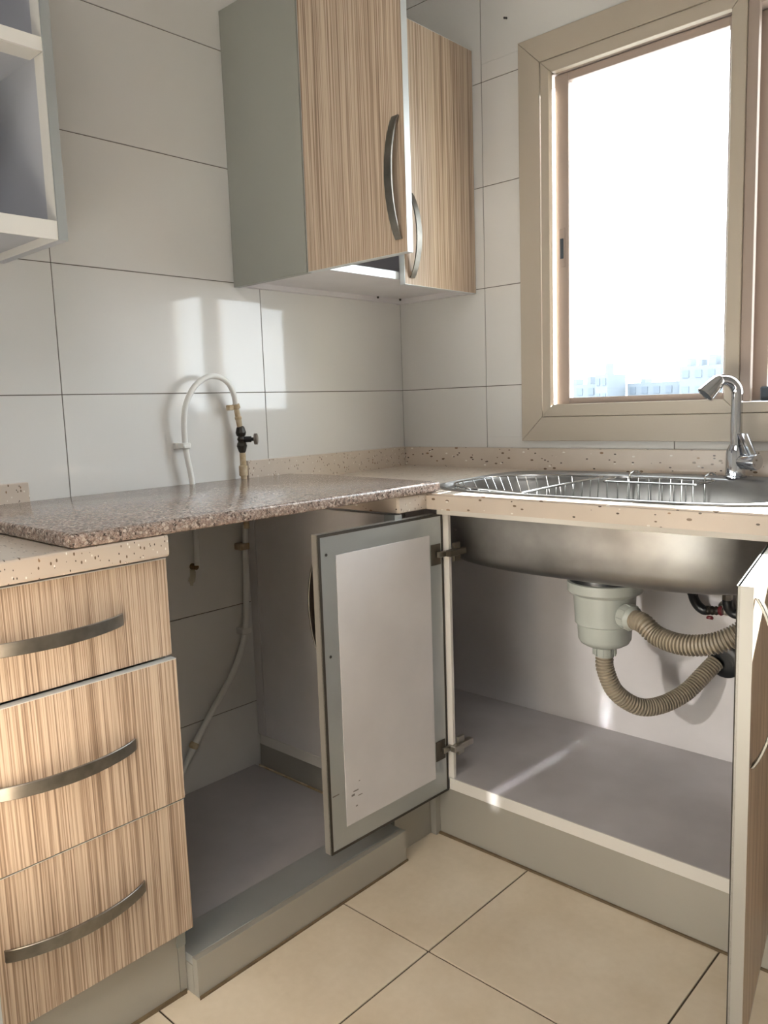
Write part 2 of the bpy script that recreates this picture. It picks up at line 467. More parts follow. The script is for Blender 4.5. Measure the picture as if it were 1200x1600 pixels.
# ------------------------------------------------------------------ window
W = bpy.data.objects.new('window_1', None); COL.objects.link(W); W.location = (1.03, 0, 1.0); ORIG['window_1'] = Vector((1.03, 0, 1.0))
struct(W, 'sliding window in a wide beige frame above the sink', 'window')
def mitre(name, x0, x1, z0, z1, w, y0, y1, side, mat, parent):
    """one member of a mitred rectangular frame, outer rect x0..x1 z0..z1, member width w"""
    if side == 'left': q = [(x0, z0), (x0, z1), (x0 + w, z1 - w), (x0 + w, z0 + w)]
    if side == 'right': q = [(x1, z1), (x1, z0), (x1 - w, z0 + w), (x1 - w, z1 - w)]
    if side == 'bottom': q = [(x1, z0), (x0, z0), (x0 + w, z0 + w), (x1 - w, z0 + w)]
    if side == 'top': q = [(x0, z1), (x1, z1), (x1 - w, z1 - w), (x0 + w, z1 - w)]
    bm = B()
    cx = sum(p[0] for p in q) / 4; cz = sum(p[1] for p in q) / 4
    g = 0.0004
    def sh(p):
        return (p[0] + math.copysign(min(g, abs(cx - p[0])), cx - p[0]), p[1] + math.copysign(min(g, abs(cz - p[1])), cz - p[1]))
    q = [sh(p) for p in q]
    va = [bm.verts.new((p[0], y0, p[1])) for p in q]; vb = [bm.verts.new((p[0], y1, p[1])) for p in q]
    bm.faces.new(va); bm.faces.new(vb[::-1])
    for i in range(4): bm.faces.new((va[i], vb[i], vb[(i + 1) % 4], va[(i + 1) % 4]))
    bmesh.ops.recalc_face_normals(bm, faces=bm.faces)
    bmesh.ops.bevel(bm, geom=[e for e in bm.edges if all(abs(v.co.y - y0) < 1e-6 for v in e.verts)], offset=0.0012, segments=1, affect='EDGES')
    return obj(name, bm, mat, parent)
CX0, CX1, CZ0, CZ1 = 0.489, 1.592, 1.000, 2.132
for s in ('left', 'right', 'bottom', 'top'):
    mitre('casing', CX0, CX1, CZ0, CZ1, 0.071, -0.016, -0.0005, s, 'window_paint', W)
# fixed frame of the left light, then of the right light
for s in ('left', 'bottom', 'top', 'right'):
    mitre('frame_bar', 0.5605, 1.121, 1.0715, 2.0605, 0.0275 if s == 'left' else 0.036, -0.013, 0.006, s, 'window_paint', W)
# track box closing the frame to the wall
obj('sill_track', boxm((0.506, 0.006, 1.013), (1.574, 0.098, 1.098)), 'window_paint', W)
obj('head_track', boxm((0.506, 0.006, 2.024), (1.574, 0.098, 2.119)), 'sash_alu', W)
for s in ('bottom', 'top', 'right'):
    mitre('frame_bar', 1.085, 1.521, 1.0715, 2.0605, 0.0275, -0.009, 0.006, s, 'window_paint', W)
obj('jamb', boxm((1.500, 0.006, 1.098), (1.574, 0.098, 2.024)), 'window_paint', W)
def sash(x0, x1, z0, z1, y0, y1, wl, wr, wt, wb, latch):
    o = obj('sash', boxm((x0, y0, z0), (x0 + wl, y1, z1), 0.002), 'sash_alu', W)
    obj('sash_stile', boxm((x1 - wr, y0, z0), (x1, y1, z1), 0.002), 'sash_alu', o)
    obj('sash_rail', boxm((x0 + wl, y0 + 0.001, z0), (x1 - wr, y1 - 0.001, z0 + wb), 0.001), 'sash_alu', o)
    obj('sash_rail', boxm((x0 + wl, y0 + 0.001, z1 - wt), (x1 - wr, y1 - 0.001, z1), 0.001), 'sash_alu', o)
    obj('glass_pane', boxm((x0 + wl - 0.004, (y0 + y1) / 2 - 0.002, z0 + wb - 0.004), (x1 - wr + 0.004, (y0 + y1) / 2 + 0.002, z1 - wt + 0.004)), 'pane_glass', o)
    if latch:
        zc = (z0 + z1) / 2 - 0.01
        bm = B(); xc = x0 + wl * 0.5
        box(bm, (xc - 0.008, y0 - 0.002, zc - 0.055), (xc + 0.011, y0 + 0.0005, zc + 0.055), 0.001)
        obj('latch_plate', bm, 'sash_alu', o)
        bm = boxm((xc - 0.005, y0 - 0.0032, zc - 0.030), (xc + 0.006, y0 - 0.0012, zc + 0.026), 0.0009)
        obj('finger_pull', bm, 'dark_recess', o)
    return o
sash(0.591, 1.118, 1.1005, 2.022, 0.014, 0.040, 0.043, 0.046, 0.022, 0.024, True)
sash(1.108, 1.498, 1.1005, 2.022, 0.046, 0.072, 0.062, 0.030, 0.022, 0.024, False)
obj('lock', boxm((1.158, 0.030, 1.100), (1.190, 0.045, 1.135), 0.003), 'dark_recess', W)
obj('mullion_cover', boxm((1.121, -0.006, 1.099), (1.146, 0.012, 2.033), 0.001), 'sash_alu', W)

# ------------------------------------------------------------------ upper corner cabinet
ux = 0.300; UZ0, UZ1 = 1.457, 2.168
UC = thing('wall_cabinet', (0.15, -0.345, UZ0), 'grey wall cabinet in the corner with one striped wood door swung open', 'cabinet')
yl, yr = -0.694, -0.003
obj('side_panel', boxm((0.001, yl, UZ0), (ux, yl + 0.018, UZ1), 0.0006), 'grey_board', UC)
obj('side_panel', boxm((0.001, yr - 0.018, UZ0), (ux, yr, UZ1), 0.0006), 'white_board', UC)
obj('bottom_panel', boxm((0.019, yl + 0.018, UZ0 + 0.016), (ux - 0.002, yr - 0.018, UZ0 + 0.034)), 'white_board', UC)
obj('bottom_edge', boxm((ux - 0.002, yl + 0.018, UZ0 + 0.015), (ux, yr - 0.018, UZ0 + 0.036)), 'alu_light', UC)
obj('top_panel', boxm((0.019, yl + 0.018, UZ1 - 0.018), (ux, yr - 0.018, UZ1)), 'white_board', UC)
obj('back_panel', boxm((0.001, yl + 0.018, UZ0 + 0.002), (0.019, yr - 0.018, UZ1)), 'white_board', UC)
obj('shelf', boxm((0.019, yl + 0.018, 1.80), (ux - 0.02, yr - 0.018, 1.818)), 'white_board', UC)
for (x, y) in ((0.024, -0.662), (0.024, -0.135), (0.026, -0.028)):
    obj('screw', lathe(B(), (x, y, UZ0 + 0.017), (0, 0, -1), [(0, 0.0035), (0.006, 0.0035), (0.0075, 0.002)], 10), 'screw_metal', UC, True)

def bow_handle(c, ax, nrm, side, L=0.232, w=0.020, depth=0.030, th=0.0045, parent=None, mat='brushed'):
    """flat strap bowed away from the face: c centre on the face, ax length axis, nrm outward, side width axis"""
    c = Vector(c); ax = Vector(ax).normalized(); nrm = Vector(nrm).normalized(); side = Vector(side).normalized()
    bm = B(); N = 22; rings = []
    for i in range(N + 1):
        t = -1 + 2 * i / N
        h = depth * (1 - t * t) ** 0.85 if abs(t) < 1 else 0
        ww = w * (1.0 + 0.12 * (1 - abs(t)))
        dt = 1e-3
        def hh(s): return depth * max(0.0, 1 - s * s) ** 0.85
        p = c + ax * (t * L / 2) + nrm * h
        rings.append([bm.verts.new(p - side * ww / 2), bm.verts.new(p + side * ww / 2), bm.verts.new(p + side * ww / 2 + nrm * th), bm.verts.new(p - side * ww / 2 + nrm * th)])
    for i in range(N):
        for k in range(4):
            bm.faces.new((rings[i][k], rings[i][(k + 1) % 4], rings[i + 1][(k + 1) % 4], rings[i + 1][k]))
    bm.faces.new(rings[0][::-1]); bm.faces.new(rings[-1])
    bmesh.ops.recalc_face_normals(bm, faces=bm.faces)
    bmesh.ops.bevel(bm, geom=[e for e in bm.edges if abs((e.verts[0].co - e.verts[1].co).normalized().dot(side)) < 0.5], offset=0.0008, segments=1, affect='EDGES')
    return obj('handle', bm, mat, parent, True)

def wood_door(o, u, n, w, z0, z1, th, parent, handle_a, hz, hl=0.232):
    """door with wood outer face (towards n), aluminium edge strips; o = hinge corner on the outer face"""
    o = Vector(o); u = Vector(u).normalized(); n = Vector(n).normalized(); e = 0.0012
    d = obj('door', obox(B(), o, u, n, e, w - e, -th + 0.0005, 0.0, z0 + e, z1 - e), 'zebrano', parent)
    bm = B()
    obox(bm, o, u, n, w - e, w, -th, 0.0004, z0, z1); obox(bm, o, u, n, 0, e, -th, 0.0004, z0, z1)
    obox(bm, o, u, n, e, w - e, -th, 0.0004, z0, z0 + e); obox(bm, o, u, n, e, w - e, -th, 0.0004, z1 - e, z1)
    obj('edge_strip', bm, 'alu_light', d)
    obj('inner_panel', obox(B(), o, u, n, 0.004, w - 0.004, -th - 0.0008, -th + 0.0005, z0 + 0.004, z1 - 0.004), 'white_board', d)
    if handle_a is not None:
        bow_handle(o + u * handle_a + Vector((0, 0, hz)), (0, 0, 1), n, u, parent=d, L=hl)
    return d
def hinge_cup(o, u, n, a, b, z, parent, post):
    """concealed hinge: plate on the door inside, arm, mounting block on the carcass"""
    obj('hinge', obox(B(), o, u, n, a - 0.012, a + 0.022, b - 0.003, b, z - 0.024, z + 0.024, 0.001), 'hinge_dark', parent)

# open left door: outer face towards -y, swung a little past square
wood_door((0.302, -0.690, 0), (0.999, -0.004, 0), (-0.004, -1, 0), 0.332, UZ0 + 0.0005, UZ1, 0.018, UC, 0.308, 1.6185, 0.262)
# closed right door
wood_door((ux + 0.0195, -0.341, 0), (0, 1, 0), (1, 0, 0), 0.338, UZ0, UZ1, 0.018, UC, 0.030, 1.592, 0.232)
for z in (1.54, 2.08):
    bm = B(); box(bm, (0.262, -0.676, z - 0.012), (0.312, -0.662, z + 0.012), 0.001); box(bm, (0.305, -0.668, z - 0.02), (0.345, -0.660, z + 0.02), 0.001)
    obj('hinge', bm, 'nickel', UC)

# ------------------------------------------------------------------ open wall shelf unit at left
LC = thing('wall_shelf_unit', (0.15, -1.70, 1.456), 'open white wall cabinet without doors above the drawers', 'cabinet')
ly0, ly1 = -2.10, -1.314
obj('side_panel', boxm((0.001, ly1 - 0.017, 1.456), (0.298, ly1, 2.166)), 'shelf_board', LC)
obj('side_panel', boxm((0.001, ly0, 1.456), (0.298, ly0 + 0.017, 2.166)), 'shelf_board', LC)
for y in (ly1 - 0.0185, ly0):
    obj('edge_strip', boxm((0.298, y, 1.4555), (0.302, y + 0.0185, 2.166)), 'alu', LC)
obj('bottom_panel', boxm((0.018, ly0 + 0.017, 1.472), (0.296, ly1 - 0.017, 1.490)), 'shelf_board', LC)
obj('bottom_edge', boxm((0.296, ly0 + 0.019, 1.456), (0.300, ly1 - 0.019, 1.491)), 'white_edge', LC)
obj('back_panel', boxm((0.001, ly0 + 0.017, 1.458), (0.018, ly1 - 0.017, 2.166)), 'shelf_board', LC)
obj('top_panel', boxm((0.018, ly0 + 0.017, 2.148), (0.298, ly1 - 0.017, 2.166)), 'shelf_board', LC)
s = obj('shelf', boxm((0.018, ly0 + 0.017, 1.799), (0.294, ly1 - 0.0175, 1.819)), 'shelf_board', LC)
obj('shelf_edge', boxm((0.294, ly0 + 0.018, 1.797), (0.298, ly1 - 0.0185, 1.822)), 'white_edge', s)
obj('side_lip', boxm((0.262, ly1 - 0.0185, 1.4915), (0.2975, ly1 - 0.0172, 1.796)), 'white_edge', LC)
obj('side_lip', boxm((0.262, ly1 - 0.0185, 1.8225), (0.2975, ly1 - 0.0172, 2.146)), 'white_edge', LC)
obj('bottom_lip', boxm((0.019, ly1 - 0.0195, 1.4565), (0.295, ly1 - 0.0172, 1.4715)), 'white_edge', LC)
obj('shelf_batten', boxm((0.246, ly0 + 0.020, 1.7965), (0.2935, ly1 - 0.0190, 1.7988)), 'white_edge', s)
obj('bracket', boxm((0.004, ly1 - 0.05, 1.440), (0.016, ly1 - 0.018, 1.458), 0.002), 'old_pvc', LC)

# ------------------------------------------------------------------ drawer cabinet
DC = thing('drawer_cabinet', (0.28, -1.532, 0.0), 'base cabinet with three striped wood drawers and bowed metal handles', 'cabinet')
dy0, dy1 = -1.742, -1.324
obj('side_panel', boxm((0.02, dy1 - 0.018, 0.10), (0.560, dy1, 0.862)), 'grey_board', DC)
obj('side_panel', boxm((0.02, dy0, 0.10), (0.560, dy0 + 0.018, 0.862)), 'grey_board', DC)
obj('back_panel', boxm((0.004, dy0, 0.10), (0.02, dy1, 0.862)), 'white_board', DC)
obj('bottom_panel', boxm((0.02, dy0 + 0.018, 0.125), (0.556, dy1 - 0.018, 0.143)), 'white_board', DC)
obj('kickboard', boxm((0.540, dy0, 0.0), (0.5555, -1.3405, 0.135)), 'kick_alu', DC)
obj('kick_end', boxm((0.540, -1.3395, 0.0), (0.5565, -1.3245, 0.135)), 'kick_alu', DC)
obj('sealant_bead', prism(B(), [(0.555, dy0), (0.5605, dy0), (0.5610, -1.45), (0.5625, -1.33), (0.555, -1.326)], 0.0002, 0.006), 'sealant', DC)
def drawer(z0, z1, xf, hzv, tilt):
    bm = B(); th = 0.018
    r = bmesh.ops.create_cube(bm, size=1.0)
    for v in r['verts']:
        z = z0 if v.co.z < 0 else z1; x = (xf - th) if v.co.x < 0 else xf; y = dy0 + 0.001 if v.co.y < 0 else dy1 + 0.001
        v.co = Vector((x + tilt * (z - z0) / (z1 - z0), y, z))
    bmesh.ops.bevel(bm, geom=bm.edges[:], offset=0.0012, segments=1, affect='EDGES')
    d = obj('drawer', bm, 'zebrano', DC)
    bm = B(); box(bm, (0.06, dy0 + 0.03, z0 + 0.03), (xf - th, dy0 + 0.042, z1 - 0.05)); box(bm, (0.06, dy1 - 0.042, z0 + 0.03), (xf - th, dy1 - 0.03, z1 - 0.05)); box(bm, (0.06, dy0 + 0.042, z0 + 0.03), (xf - th, dy1 - 0.042, z0 + 0.036))
    obj('drawer_box', bm, 'white_board', d)
    bm = boxm((xf - th + tilt - 0.0002, dy0 + 0.0012, z1 - 0.0008), (xf + tilt + 0.0003, dy1 + 0.0008, z1 + 0.0008)); obj('edge_strip', bm, 'alu_light', d)
    bow_handle((xf + tilt * 0.5, (dy0 + dy1) / 2 - 0.006, hzv), (0, 1, 0), (1, 0, 0), (0, 0, 1), L=0.246, w=0.021, depth=0.032, parent=d)
drawer(0.683, 0.861, 0.583, 0.770, 0.002)
drawer(0.410, 0.678, 0.593, 0.548, 0.003)
drawer(0.148, 0.406, 0.590, 0.280, -0.002)

CTL = thing('countertop', (0.30, -1.72, 0.866), 'cream speckled countertop piece on top of the drawers', 'countertop')
bm = prism(B(), [(0.002, -2.12), (0.600, -2.12), (0.600, -1.3255), (0.590, -1.3215), (0.002, -1.3215)], 0.8665, 0.9050, 0.004)
obj('slab', bm, 'terrazzo', CTL)
obj('backsplash', boxm((0.001, -2.12, 0.9052), (0.018, -1.3115, 0.9745), 0.002), 'terrazzo', CTL)

# neighbouring base cabinet past the drawers, only the edge of its open door reaches the picture
NC = thing('base_cabinet', (0.28, -1.93, 0.0), 'narrow base cabinet left of the drawers with its wood door open, mostly out of frame', 'cabinet')
bm = B(); box(bm, (0.02, -2.115, 0.10), (0.556, -2.097, 0.862)); obj('side_panel', bm, 'grey_board', NC)
obj('side_panel', boxm((0.02, -1.764, 0.10), (0.556, -1.746, 0.862)), 'grey_board', NC)
obj('bottom_panel', boxm((0.02, -2.097, 0.125), (0.556, -1.764, 0.143)), 'white_board', NC)
obj('back_panel', boxm((0.004, -2.115, 0.10), (0.02, -1.746, 0.862)), 'white_board', NC)
obj('kickboard', boxm((0.540, -2.115, 0.0), (0.5555, -1.746, 0.124)), 'kick_alu', NC)
wood_door((0.566, -1.7640, 0), (0.999, -0.0, 0), (0, 1, 0), 0.292, 0.14, 0.852, 0.018, NC, None, 0)

# ------------------------------------------------------------------ granite slab bridging the stove gap
pts = [(0.004, -1.494), (0.600, -1.503), (0.603, -0.560), (0.150, -0.522), (0.022, -0.545), (0.022, -0.700), (0.004, -0.702)]
GS = obj('granite_slab', prism(B(), pts, 0.9056, 0.9305, 0.007, 3), 'granite', None, True)
tag(GS, 'loose polished pink-brown granite slab bridging the gap for the stove', 'slab')

# ------------------------------------------------------------------ stove platform
SP = thing('stove_plinth', (0.30, -1.02, 0.0), 'low grey platform on the floor of the empty stove bay', 'plinth')
obj('top_board', boxm((0.001, -1.3225, 0.062), (0.483, -0.716, 0.0795)), 'base_board', SP)
obj('top_cap', boxm((0.484, -1.3220, 0.062), (0.5775, -0.716, 0.0805), 0.0004), 'alu', SP)
obj('front_panel', boxm((0.5778, -1.3235, 0.0005), (0.5935, -0.7150, 0.0805), 0.0006), 'kick_alu', SP)
obj('end_panel', boxm((0.562, -0.7295, 0.0005), (0.577, -0.716, 0.0615)), 'kick_alu', SP)
obj('end_panel', boxm((0.540, -1.3235, 0.0005), (0.5775, -1.309, 0.0618)), 'kick_alu', SP)
obj('sealant_bead', prism(B(), [(0.593, -1.322), (0.5985, -1.325), (0.597, -1.0), (0.5965, -0.712), (0.593, -0.713)], 0.0002, 0.005), 'sealant', SP)
obj('sealant_bead', boxm((0.020, -0.7165, 0.0798), (0.483, -0.7125, 0.0855), 0.001), 'old_pvc', SP)

# ------------------------------------------------------------------ sink base cabinet (with blind corner)
SB = thing('sink_cabinet', (0.75, -0.30, 0.0), 'white sink base cabinet with both doors open, pipes visible inside', 'cabinet')
xe = 1.388
yf = -0.557
obj('back_panel', boxm((0.022, -0.031, 0.10), (xe + 0.012, -0.022, 0.862)), 'white_board', SB)
obj('bottom_panel', boxm((0.024, yf, 0.136), (xe, -0.031, 0.1635)), 'sink_board', SB)
bm = B(); box(bm, (0.612, yf - 0.004, 0.134), (xe, yf, 0.1645), 0.0006); obj('bottom_edge', bm, 'white_edge', SB)
obj('front_post', boxm((0.606, yf, 0.136), (0.6235, yf + 0.010, 0.850), 0.0006), 'white_edge', SB)
obj('side_panel', boxm((xe, yf, 0.10), (xe + 0.014, -0.031, 0.862)), 'white_board', SB)
obj('top_rail', boxm((0.606, -0.580, 0.8515), (1.46, -0.560, 0.8655), 0.0006), 'white_edge', SB)
# end panel closing the blind corner towards the stove bay
obj('side_panel', boxm((0.056, -0.710, 0.180), (0.552, -0.694, 0.862)), 'white_board', SB)
obj('side_edge', boxm((0.030, -0.7125, 0.150), (0.552, -0.694, 0.1795), 0.001), 'white_edge', SB)
obj('back_batten', boxm((0.022, -0.7125, 0.18), (0.055, -0.694, 0.862)), 'white_board', SB)
obj('side_kick', boxm((0.024, -0.710, 0.080), (0.552, -0.697, 0.1495)), 'kick_alu', SB)
obj('filler_panel', boxm((0.552, -0.710, 0.137), (0.566, -0.575, 0.842)), 'grey_board', SB)
obj('bracket', boxm((0.556, -0.715, 0.8425), (0.590, -0.690, 0.8635)), 'alu', SB)
obj('kickboard', boxm((0.5755, -0.557, 0.0), (1.404, -0.543, 0.134)), 'kick_alu', SB)
obj('kick_end', boxm((0.5565, -0.575, 0.0), (0.5750, -0.543, 0.134)), 'kick_alu', SB)
obj('kickboard', boxm((0.542, -0.7145, 0.0), (0.556, -0.5755, 0.134)), 'kick_alu', SB)
obj('sealant_bead', prism(B(), [(0.559, -0.561), (0.575, -0.5655), (0.9, -0.5625), (1.40, -0.5615), (1.40, -0.5565), (0.559, -0.5565)], 0.0002, 0.0045), 'sealant', SB)

def frame_door(o, u, n, w, z0, z1, th, parent, fw_=0.043, name='door', screws=True):
    """o hinge corner on inner face; n points to the inside-face side; outer wood face at -th"""
    o = Vector(o); u = Vector(u).normalized(); n = Vector(n).normalized()
    d = obj(name, obox(B(), o, u, n, 0.0015, w - 0.0015, -th, -0.004, z0 + 0.0015, z1 - 0.0015), 'zebrano', parent)
    bm = B()
    obox(bm, o, u, n, w - 0.0015, w, -th - 0.0003, -0.001, z0, z1); obox(bm, o, u, n, 0, 0.0015, -th - 0.0003, -0.001, z0, z1)
    obox(bm, o, u, n, 0.0015, w - 0.0015, -th - 0.0003, -0.001, z0, z0 + 0.0015); obox(bm, o, u, n, 0.0015, w - 0.0015, -th - 0.0003, -0.001, z1 - 0.0015, z1)
    obj('edge_strip', bm, 'alu_edge', d)
    def pt(a, b, z): return o + u * a + n * b + Vector((0, 0, z))
    def quadbar(q, b0, b1, nm, mat):
        bm = B(); va = [bm.verts.new(pt(a, b0, z)) for a, z in q]; vb = [bm.verts.new(pt(a, b1, z)) for a, z in q]
        bm.faces.new(va); bm.faces.new(vb[::-1])
        k = len(q)
        for i in range(k): bm.faces.new((va[i], vb[i], vb[(i + 1) % k], va[(i + 1) % k]))
        bmesh.ops.recalc_face_normals(bm, faces=bm.faces)
        return obj(nm, bm, mat, d)
    g = 0.006
    # dark gasket round the rim
    for q in ([(0, z0), (g, z0 + g), (g, z1 - g), (0, z1)], [(w, z0), (w, z1), (w - g, z1 - g), (w - g, z0 + g)],
              [(0, z0), (w, z0), (w - g, z0 + g), (g, z0 + g)], [(0, z1), (g, z1 - g), (w - g, z1 - g), (w, z1)]):
        quadbar(q, -0.004, 0.0008, 'gasket', 'gasket')
    a0, a1, c0, c1 = g, w - g, z0 + g, z1 - g; f = fw_; e = 0.0003
    for q in ([(a0, c0 + e), (a0 + f, c0 + f), (a0 + f, c1 - f), (a0, c1 - e)], [(a1, c0 + e), (a1, c1 - e), (a1 - f, c1 - f), (a1 - f, c0 + f)],
              [(a0 + e, c0), (a1 - e, c0), (a1 - f, c0 + f), (a0 + f, c0 + f)], [(a0 + e, c1), (a0 + f, c1 - f), (a1 - f, c1 - f), (a1 - e, c1)]):
        quadbar(q, -0.004, 0.0002, 'frame_profile', 'alu')
    obj('inner_panel', obox(B(), o, u, n, a0 + f + 0.0004, a1 - f - 0.0004, -0.004, 0.0012, c0 + f + 0.0004, c1 - f - 0.0004, 0.0004), 'white_board', d)
    if screws:
        for z in (z1 - 0.045, z1 - 0.270):
            obj('screw', lathe(B(), pt(w - 0.022, 0, z), n, [(0, 0.0035), (0.0012, 0.0033), (0.0016, 0.001)], 12), 'screw_metal', d)
    return d, pt
ang = 0.0
dl_o = (0.607, -0.5600, 0); dl_u = (-0.030, -1, 0); dl_n = (1, -0.030, 0)
dl, pt = frame_door(dl_o, dl_u, dl_n, 0.406, 0.129, 0.852, 0.020, SB)
bow_handle(pt(0.385, -0.0205, 0.690), (0, 0, 1), (-1, 0.03, 0), (0, 1, 0), parent=dl, mat='brushed')
for (a_, z_, w_, h_) in ((0.318, 0.252, 0.016, 0.003), (0.330, 0.243, 0.010, 0.005), (0.306, 0.238, 0.014, 0.002), (0.322, 0.215, 0.006, 0.003), (0.312, 0.272, 0.004, 0.002), (0.376, 0.262, 0.020, 0.003)):
    sc_ = obox(B(), dl_o, dl_u, dl_n, a_, a_ + w_, 0.0002 if a_ > 0.36 else 0.0012, 0.0004 if a_ > 0.36 else 0.0014, z_, z_ + h_)
    sc_.verts.ensure_lookup_table(); sc_.verts[0].co.z += h_ * 0.6; sc_.verts[5].co.z -= h_ * 0.5
    obj('scuff_mark', sc_, 'scuff', dl)
for z in (0.752, 0.247):
    h = obj('hinge_cup', obox(B(), dl_o, dl_u, dl_n, 0.010, 0.046, 0.0002, 0.0022, z - 0.026, z + 0.026, 0.0008), 'hinge_dark', dl)
    obj('hinge_arm', obox(B(), dl_o, dl_u, dl_n, -0.004, 0.028, 0.004, 0.013, z - 0.007, z + 0.007, 0.001), 'nickel', dl)
    bm = B(); box(bm, (0.6238, -0.570, z - 0.006), (0.640, -0.492, z + 0.010), 0.0015); box(bm, (0.6238, -0.545, z - 0.022), (0.632, -0.520, z + 0.026), 0.001)
    obj('hinge_mount', bm, 'hinge_dark' if z > 0.5 else 'nickel', SB)
dr_u = Vector((0.0756, -0.393, 0)).normalized(); dr_n = Vector((dr_u.y, -dr_u.x, 0))
dr_o = Vector((1.4486, -0.959, 0)) - dr_u * 0.400
dr, pt2 = frame_door(dr_o, dr_u, dr_n, 0.400, 0.129, 0.853, 0.021, SB)
bow_handle(pt2(0.380, -0.0215, 0.710), (0, 0, 1), -dr_n, dr_u, parent=dr, mat='brushed', L=0.25)
for z in (0.752, 0.247):
    obj('hinge_cup', obox(B(), dr_o, dr_u, dr_n, 0.010, 0.046, 0.0002, 0.0022, z - 0.026, z + 0.026, 0.0008), 'hinge_dark', dr)
    bm = boxm((1.366, -0.565, z - 0.008), (1.3875, -0.50, z + 0.008), 0.0015); obj('hinge_mount', bm, 'nickel', SB)

# next base cabinet to the right, hidden behind the open door
RB = thing('base_cabinet', (1.8, -0.30, 0.0), 'base cabinet right of the sink cabinet, its grey kickboard showing under the open door', 'cabinet')
obj('body', boxm((1.405, -0.556, 0.134), (2.06, -0.022, 0.862)), 'white_board', RB)
obj('kickboard', boxm((1.405, -0.557, 0.0), (2.06, -0.543, 0.1335)), 'kick_alu', RB)
wood_door((2.06, -0.5775, 0), (-1, 0, 0), (0, -1, 0), 0.32, 0.136, 0.852, 0.020, RB, 0.28, 0.70)
wood_door((1.415, -0.5775, 0), (1, 0, 0), (0, -1, 0), 0.32, 0.136, 0.852, 0.020, RB, 0.28, 0.70)

# ------------------------------------------------------------------ corner countertop with sink cut-out
CT = thing('countertop', (0.95, -0.30, 0.866), 'cream speckled countertop running round the corner under the window', 'countertop')
def ztop(y): return 0.9150 + 0.0105 * y / 0.6
SX, SY, SA, SBB, SN = 0.955, -0.302, 0.452, 0.253, 4.2     # flange outline
def sup(cx, cy, a, b, n, k=72):
    out = []
    for i in range(k):
        t = 2 * math.pi * i / k; c, s_ = math.cos(t), math.sin(t)
        out.append((cx + a * math.copysign(abs(c) ** (2 / n), c), cy + b * math.copysign(abs(s_) ** (2 / n), s_)))
    return out
# window run: slab with hole, made as a ring between rectangle and superellipse
def slab_with_hole(x0, x1, y0, y1, zb, hole):
    bm = B(); K = len(hole); cx = sum(p[0] for p in hole) / K; cy = sum(p[1] for p in hole) / K
    outer = []
    for (hx, hy) in hole:
        dx, dy = hx - cx, hy - cy
        ts = []
        if dx > 1e-9: ts.append((x1 - cx) / dx)
        if dx < -1e-9: ts.append((x0 - cx) / dx)
        if dy > 1e-9: ts.append((y1 - cy) / dy)
        if dy < -1e-9: ts.append((y0 - cy) / dy)
        t = min(ts); outer.append([cx + dx * t, cy + dy * t])
    for c in ((x0, y0), (x0, y1), (x1, y0), (x1, y1)):     # snap nearest to corners
        i = min(range(K), key=lambda i: (outer[i][0] - c[0]) ** 2 + (outer[i][1] - c[1]) ** 2); outer[i] = list(c)
    def rings(z_of):
        return ([bm.verts.new((p[0], p[1], z_of(p[1]))) for p in outer], [bm.verts.new((p[0], p[1], z_of(p[1]))) for p in hole])
    ot, it = rings(ztop); ob, ib = rings(lambda y: zb)
    for i in range(K):
        j = (i + 1) % K
        bm.faces.new((ot[i], ot[j], it[j], it[i])); bm.faces.new((ob[j], ob[i], ib[i], ib[j]))
        bm.faces.new((ot[j], ot[i], ob[i], ob[j])); bm.faces.new((it[i], it[j], ib[j], ib[i]))
    bmesh.ops.recalc_face_normals(bm, faces=bm.faces)
    return bm
hole = sup(SX, SY, SA - 0.012, SBB - 0.010, SN)
bm = slab_with_hole(0.420, 2.08, -0.600, -0.002, 0.8660, hole)
es = [e for e in bm.edges if all(v.co.y < -0.5999 and v.co.z > 0.9 for v in e.verts)]
bmesh.ops.bevel(bm, geom=es, offset=0.004, segments=2, affect='EDGES')
obj('slab', bm, 'terrazzo', CT)
bm = prism(B(), [(0.002, -0.7035), (0.586, -0.7035), (0.592, -0.699), (0.592, -0.6005), (0.4195, -0.6005), (0.4195, -0.002), (0.002, -0.002)], 0.8662, 0.9048, 0.002, 1)
for v in bm.verts:
    if v.co.z > 0.89 and v.co.y > -0.61: v.co.z += ztop(v.co.y) - 0.9048 if v.co.y > -0.6 else 0
obj('corner_slab', bm, 'terrazzo', CT)
obj('backsplash', boxm((0.0185, -0.018, 0.9130), (2.08, -0.001, 0.9785), 0.0015), 'terrazzo', CT)
obj('backsplash', boxm((0.001, -0.692, 0.9050), (0.018, -0.001, 0.9785), 0.0015), 'terrazzo', CT)

